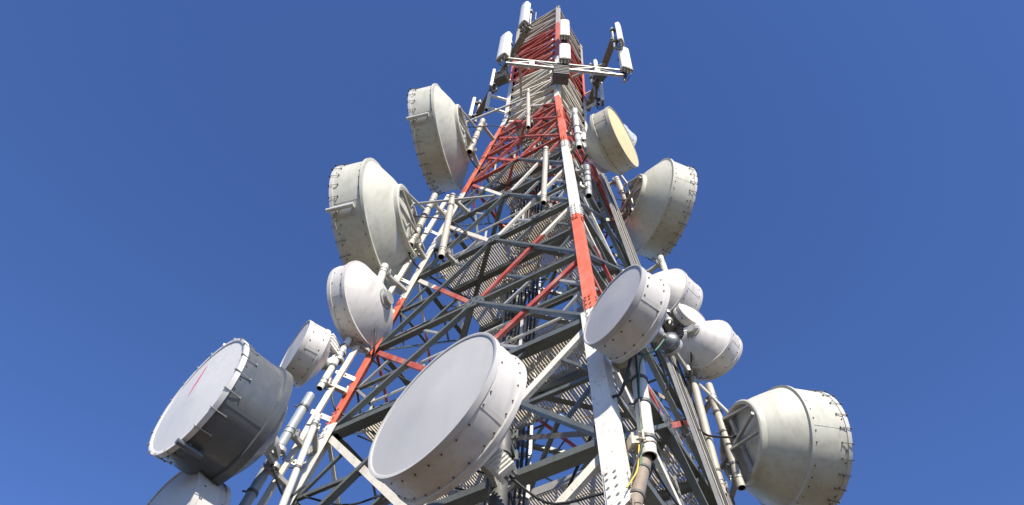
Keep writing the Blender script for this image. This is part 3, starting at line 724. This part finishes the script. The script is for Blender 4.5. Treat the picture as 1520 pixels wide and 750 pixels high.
for nm, a, b_ in (('upper of the two big left dishes', (-1.62, 9.08, 19.9), 'L'), ('lower of the two big left dishes', (-2.4, 8.98, 14.9), 'L'), ('small white dish at far left', (-2.85, 9.2, 10.5), 'L'),
                  ('mid-size white left dish', (-2.3, 9.0, 11.9), 'L'), ('large cream dish high on the right leg', (2.95, 9.9, 18.5), 'R'), ('far white dish at right', (2.95, 9.6, 14.0), 'R'),
                  ('white dish on the long right pole', (3.5, 9.5, 12.2), 'R'), ('yellow faced dish', (1.45, 7.85, 16.7), 'N'), ('large front dish', (-.1, 6.75, 6.5), 'N'), ('grey faced dish', (1.6, 6.05, 8.05), 'N')):
    A = V(a); leg_p = corner(b_, A.z - .9, -.25); core = V((.25, 9.6, A.z - 1.9)); w_ = random.uniform
    mid = A.lerp(leg_p, .5) + V((0, 0, -.35)); run = leg_p.lerp(core, .5) + V((w_(-.1, .1), w_(-.1, .1), -.18))
    cable('black feeder drooping from the ' + nm, [A, mid, leg_p, run, core, core + V((.05, .1, -1.5))], random.choice((.016, .02)))

# ------------------------------------------------------------------ camera, light, sky
cam = bpy.data.cameras.new('Camera'); co = bpy.data.objects.new('Camera', cam); col.objects.link(co)
pitch, roll = R(57.642), R(5.421)
fw = V((0, math.cos(pitch), math.sin(pitch))); r0 = V((1, 0, 0)); u0 = V((0, -math.sin(pitch), math.cos(pitch)))
rr = r0*math.cos(roll) + u0*math.sin(roll); uu = -r0*math.sin(roll) + u0*math.cos(roll)
mx = Matrix(((rr.x, uu.x, -fw.x), (rr.y, uu.y, -fw.y), (rr.z, uu.z, -fw.z))).to_4x4()
co.matrix_world = mx; cam.sensor_width = 36; cam.lens = 1224.85/1520*36; cam.clip_start = .05; cam.clip_end = 5000
sc.camera = co

S_AZ, S_EL = R(-76), R(39)            # towards the sun: azimuth from +x, elevation
sd = V((math.cos(S_AZ)*math.cos(S_EL), math.sin(S_AZ)*math.cos(S_EL), math.sin(S_EL)))
sun = bpy.data.lights.new('Sun', 'SUN'); so = bpy.data.objects.new('Sun', sun); col.objects.link(so)
so.rotation_euler = sd.to_track_quat('Z', 'Y').to_euler(); so.location = sd*60
sun.energy = 5.0; sun.angle = R(.53); sun.color = (1.0, .92, .79)
w = bpy.data.worlds.new('World'); sc.world = w; w.use_nodes = True
nt = w.node_tree; bg = nt.nodes['Background']; sky = nt.nodes.new('ShaderNodeTexSky'); sky.sky_type = 'NISHITA'; sky.sun_disc = False
sky.sun_elevation = S_EL; sky.sun_rotation = math.atan2(sd.x, sd.y); sky.altitude = 3000; sky.air_density = .9; sky.dust_density = .05; sky.ozone_density = 3.0
hs = nt.nodes.new('ShaderNodeHueSaturation'); hs.inputs['Saturation'].default_value = 1.14; hs.inputs['Hue'].default_value = .5115; hs.inputs['Value'].default_value = 1.0
nt.links.new(sky.outputs[0], hs.inputs['Color']); nt.links.new(hs.outputs[0], bg.inputs['Color']); bg.inputs['Strength'].default_value = .15
sc.view_settings.view_transform = 'Standard'; sc.view_settings.look = 'None'; sc.view_settings.exposure = .82; sc.view_settings.gamma = 1
